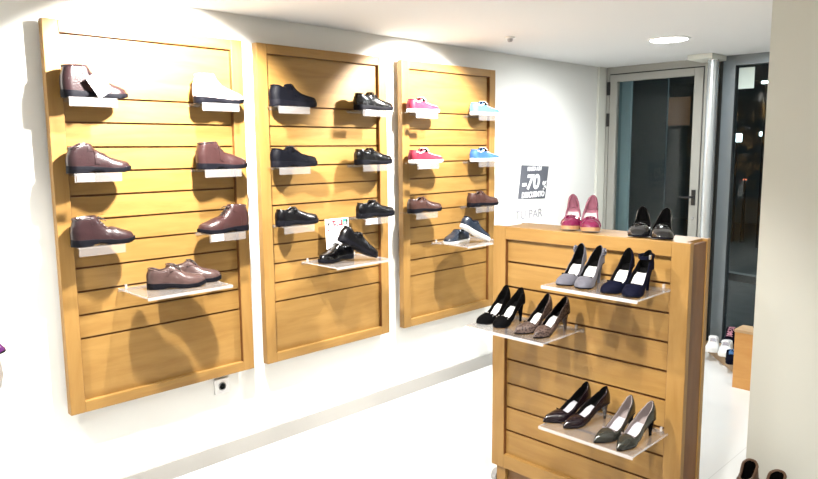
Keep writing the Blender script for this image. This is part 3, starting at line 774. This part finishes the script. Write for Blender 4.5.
# ---------------------------------------------------------------- poster on the wall
def text(parent, body, size, y, z, m, shear=0, w=1.0, bold=0, align='CENTER', dx=-.0018, ext=.0006):
    cu = bpy.data.curves.new('lettering', 'FONT'); cu.body = body; cu.size = size; cu.align_x = align; cu.align_y = 'CENTER'
    cu.shear = shear; cu.offset = bold; cu.extrude = ext
    o = bpy.data.objects.new('lettering', cu); COL.objects.link(o)
    me = bpy.data.meshes.new_from_object(o.evaluated_get(bpy.context.evaluated_depsgraph_get()))
    bpy.data.objects.remove(o); o = bpy.data.objects.new('lettering', me); COL.objects.link(o); me.materials.append(m)
    o.parent = parent; o.location = (y, dx, z); o.rotation_euler = (PI/2, 0, 0); o.scale = (w, 1, 1)
    return o
t = tag(empty('sale_sign', (WX+.0025, 4.355, 1.315), PI/2), 'slanted grey sale sign reading -70% on the white wall', 'sign')
bm = bmesh.new()
prism(bm, [(-.180,-.115),(.170,-.128),(.215,.118),(-.140,.135)], lambda p, k: (p[0], -.0012+.0035*k, p[1]))
link('panel', bm, M['greyprint'], t)
text(t, 'HASTA UN', .040, .022, .103, M['paper'], .15, .92, .0022)
text(t, '-70', .150, -.026, .000, M['paper'], .15, 1.12, .005)
text(t, '%', .085, .152, -.030, M['paper'], .15, .9, .003)
text(t, 'DESCUENTO', .056, .010, -.092, M['paper'], .12, .90, .0025)
t = tag(empty('wall_lettering', (WX+.0025, 4.33, 1.075), PI/2), 'thin grey capitals reading TU PAR on the wall below the sale sign', 'lettering')
text(t, 'TU PAR', .094, -.012, 0, M['greyletter'], 0, 1.1, 0)

# socket
t = tag(empty('wall_socket', (WX, 1.685, .395), PI/2), 'white round-hole power socket low on the wall under the nearest panel', 'socket')
link('face_plate', bx(-.040,.040,-.012,0,-.040,.040), M['plasticw'], t, bev=.003)
bm = bmesh.new(); lathe(bm, [(.021,-.0),(.021,.003),(.017,.003),(.016,-.006)], 0, 0, 24)
for v in bm.verts: v.co = Vector((v.co.x, -.012-v.co.z, v.co.y))
link('socket_ring', bm, M['greyplastic'], t, True)
bm = bmesh.new(); box(bm, -.009,-.005,-.0155,-.006,-.002,.002); box(bm,.005,.009,-.0155,-.006,-.002,.002); link('contact_hole', bm, M['black'], t)

# ceiling fittings
def ceiling_light(x, y, label, r=.110):
    t = tag(empty('ceiling_light', (x, y, CZ)), label, 'light', 'recessed ceiling lights')
    bm = bmesh.new(); n = 32; ra = []
    for (rr, z) in ((r+.018,0),(r+.016,-.006),(r+.002,-.008),(r,-.003),(r+.0,0)):
        ra.append([bm.verts.new((rr*math.cos(2*PI*i/n), rr*math.sin(2*PI*i/n), z)) for i in range(n)])
    for a, b_ in zip(ra, ra[1:]):
        for i in range(n): bm.faces.new((a[i], a[(i+1)%n], b_[(i+1)%n], b_[i]))
    link('trim_ring', bm, M['plasticw'], t, True)
    bm = bmesh.new(); lathe(bm, [(r,-.0005),(r,-.003)], 0, 0, 32); link('diffuser', bm, M['lamp'], t)
    return t
ceiling_light(-1.987, 4.248, 'bright round recessed ceiling light near the glass door')
t = tag(empty('smoke_detector', (-2.60, 3.44, CZ)), 'small grey detector on the ceiling above the farthest panel', 'detector')
bm = bmesh.new(); lathe(bm, [(.030,0),(.030,-.010)], 0, 0, 20); link('base', bm, M['plasticw'], t, True)
bm = bmesh.new(); lathe(bm, [(.018,-.010),(.015,-.026),(.008,-.030)], 0, 0, 16); link('sensor', bm, M['greyplastic'], t, True)

# ---------------------------------------------------------------- window display platform
bm = bmesh.new(); prism(bm, [(-2.13,5.35),(-1.60,4.755),(-1.27,4.755),(-1.27,5.35)], lambda p, k: (p[0], p[1], .0+.066*k))
tag(link('window_platform', bm, M['woodpale'], bev=.002), 'low pale wood platform on the floor inside the shop window', 'platform')
t = tag(empty('display_box', (-1.622, 4.592, 0)), 'orange plywood display box on the floor behind the display unit', 'box')
link('front_board', bx(0,.36,0,.016,0,.374), M['woodorange'], t); link('side_board', bx(0,.016,.016,.145,0,.374), M['woodorange'], t); link('side_board', bx(.344,.36,.016,.145,0,.374), M['woodorange'], t)
link('back_board', bx(.016,.344,.129,.145,0,.374), M['woodorange'], t); link('lid', bx(-.004,.364,-.004,.149,.374,.392), M['woodpale'], t, bev=.001)
GS = 'trainers in the window display'
def shoe_at(r, x, y, z, yaw, lab, L): 
    d_ = Vector((math.cos(yaw), math.sin(yaw))); place(r, x-d_.x*L, y-d_.y*L, z, yaw, lab, 'shoe', GS)
shoe_at(low_shoe('trainer', 'whiteshoe', 'sneaker', L=.205, side=1, sole='solew', lacem='insoleg', lining='insoleg', chunky=.026, trim='whiteshoe', hw=.048), -1.940, 5.03, .066, R(-74), 'white trainer on the window platform, left one of the white pair', .205)
shoe_at(low_shoe('trainer', 'whiteshoe', 'sneaker', L=.205, side=-1, sole='solew', lacem='insoleg', lining='insoleg', chunky=.026, trim='whiteshoe', hw=.048), -1.820, 4.985, .066, R(-74), 'white trainer on the window platform, right one of the white pair', .205)
shoe_at(low_shoe('trainer', 'navysuede', 'sneaker', L=.125, side=1, sole='navysuede', lacem='pinktrim', chunky=.024, trim='navysuede', hw=.044, rise=.055), -1.905, 5.235, .066, R(-84), 'dark trainer with pink trim behind the white pair, left one', .125)
shoe_at(low_shoe('trainer', 'navysuede', 'sneaker', L=.125, side=-1, sole='navysuede', lacem='pinktrim', chunky=.024, trim='navysuede', hw=.044, rise=.055), -1.812, 5.215, .066, R(-84), 'dark trainer with pink trim behind the white pair, right one', .125)
shoe_at(low_shoe('trainer', 'navysuede', 'sneaker', L=.13, side=-1, sole='navysuede', lacem='lblue', lining='liningd', chunky=.020, trim='navysuede', hw=.036), -1.712, 4.845, .066, R(-80)+R(20), 'small dark trainer on the platform edge beside the plywood box', .13)
shoe_at(low_shoe('trainer', 'navysuede', 'sneaker', L=.24, side=1, sole='navysuede', lacem='lblue', chunky=.024, trim='blue', hw=.045, rise=.01), -1.300, 4.665, .392, R(176), 'dark blue trainer with blue side stripe on top of the plywood box', .0)
tag(link('white_card', bx(-2.20,-2.03,4.93,5.06,.0,.006), M['paper'], bev=.001), 'flat white card lying on the floor beside the window platform', 'card')

# brown boots in front of the column
for (x, y, sd, yaw, lb) in ((-.985,3.105,1,-100,'left'),(-.868,3.080,-1,-96,'right')):
    r_ = ankle_boot('ankle_boot', 'bootbrown', L=.24, side=sd, lace=False, h=.200, lining='liningd', pad='bootbrown',
        zrt=[(0,.190),(.10,.178),(.25,.140),(.36,.134),(.46,.130),(.52,.112),(.60,.088),(.68,.070),(.84,.056),(.95,.046),(1,.030)])
    place(r_, x, y, 0, R(yaw), 'brown high-cut boot standing at the foot of the column, %s one of the pair' % lb, 'shoe', 'boots by the column', sc_=1.08)

# far left: stand with purple shoe, mostly out of frame
t = tag(empty('display_stand', (-1.93, .298, 0)), 'white rounded display stand at the left edge of the photo', 'stand')
bm = bmesh.new(); lathe(bm, [(.15,0),(.15,.02),(.03,.03),(.03,.98)], 0, 0, 24); link('post', bm, M['plasticw'], t, True)
bm = bmesh.new(); lathe(bm, [(.03,.98),(.120,.985),(.146,1.000),(.152,1.030),(.150,1.060),(.142,1.072),(.10,1.076)], 0, 0, 40); link('round_top', bm, M['plasticw'], t, True)
place(court_shoe('court_shoe', 'purple', L=.20, side=1, toe='round', heel=.06), -1.93, .262, 1.076, R(90), 'purple patent shoe whose toe pokes in at the left edge', 'shoe')

# ---------------------------------------------------------------- lights
def spot(x, y, z, tgt, power, ang, blend=.4, col=(1,.965,.91), r=.035):
    l = bpy.data.lights.new('spot_lamp', 'SPOT'); l.energy = power; l.spot_size = R(ang); l.spot_blend = blend; l.color = col; l.shadow_soft_size = r
    o = bpy.data.objects.new('spot_lamp', l); COL.objects.link(o); o.location = (x, y, z)
    o.rotation_euler = (Vector(tgt)-Vector((x, y, z))).to_track_quat('-Z', 'Y').to_euler()
    return o
def disk(x, y, power, col=(1,.97,.93), r=.085, z=CZ-.012):
    l = bpy.data.lights.new('ceiling_lamp_or_fill', 'AREA'); l.shape = 'DISK'; l.size = 2*r; l.energy = power; l.color = col
    o = bpy.data.objects.new('ceiling_lamp_or_fill', l); COL.objects.link(o); o.location = (x, y, z); return o
# accent spots along the panels
spot(-2.36, 1.42, 2.22, (-3.0, 1.42, 1.50), 330, 106, .35)
spot(-2.36, 2.98, 2.22, (-3.0, 3.04, 1.50), 240, 100, .35)
spot(-2.36, -.15, 2.22, (-3.0, -.15, 1.3), 150, 100, .5)
# podium spots
spot(-1.80, 1.15, 2.22, (-1.52, 2.42, .50), 170, 52, .8)
spot(-.75, 1.35, 2.22, (-1.4, 2.42, .85), 140, 64, .7)
disk(-1.987, 4.248, 24, col=(.93,.98,1), r=.11)
spot(-1.987, 4.248, 2.22, (-3.0, 4.3, 1.1), 30, 95, .6, col=(.97,.98,1))
disk(-1.2, .3, 12); disk(.3, 1.4, 13); disk(-1.2, -1.4, 6); disk(.8, -1.0, 6); disk(-.2, 4.5, 8)  # unseen ceiling disks added as ambient fill
# unseen area light added outside to brighten the pillar and slate wall
l = bpy.data.lights.new('outside_fill', 'AREA'); l.size = 1.5; l.energy = 120; l.color = (.7,.9,1)
o = bpy.data.objects.new('outside_fill', l); COL.objects.link(o); o.location = (-2.2, 9.5, 5.5); o.rotation_euler = (R(-25), 0, 0)

wd = bpy.data.worlds.new('night'); sc.world = wd; wd.use_nodes = True
wd.node_tree.nodes['Background'].inputs['Color'].default_value = (.004,.006,.008,1); wd.node_tree.nodes['Background'].inputs['Strength'].default_value = 1

# ---------------------------------------------------------------- camera
yaw, pitch, roll = .7912825, .1314224, -.008575
cd = bpy.data.cameras.new('camera'); cam = bpy.data.objects.new('camera', cd); COL.objects.link(cam)
cd.sensor_fit = 'HORIZONTAL'; cd.sensor_width = 36; cd.lens = 36*688.608/818; cd.clip_start = .05
F = Vector((-math.sin(yaw)*math.cos(pitch), math.cos(yaw)*math.cos(pitch), -math.sin(pitch)))
Rt = Vector((math.cos(yaw), math.sin(yaw), 0)); Up = Rt.cross(F)
R2 = Rt*math.cos(roll)+Up*math.sin(roll); U2 = -Rt*math.sin(roll)+Up*math.cos(roll)
cam.matrix_world = Matrix(((R2.x,U2.x,-F.x,0),(R2.y,U2.y,-F.y,0),(R2.z,U2.z,-F.z,1.58),(0,0,0,1)))
sc.camera = cam
vs = sc.view_settings; sc.display_settings.display_device = 'sRGB'
vs.view_transform = 'Standard'; vs.look = 'None'; vs.gamma = 1; vs.use_curve_mapping = False; vs.exposure = 0.58
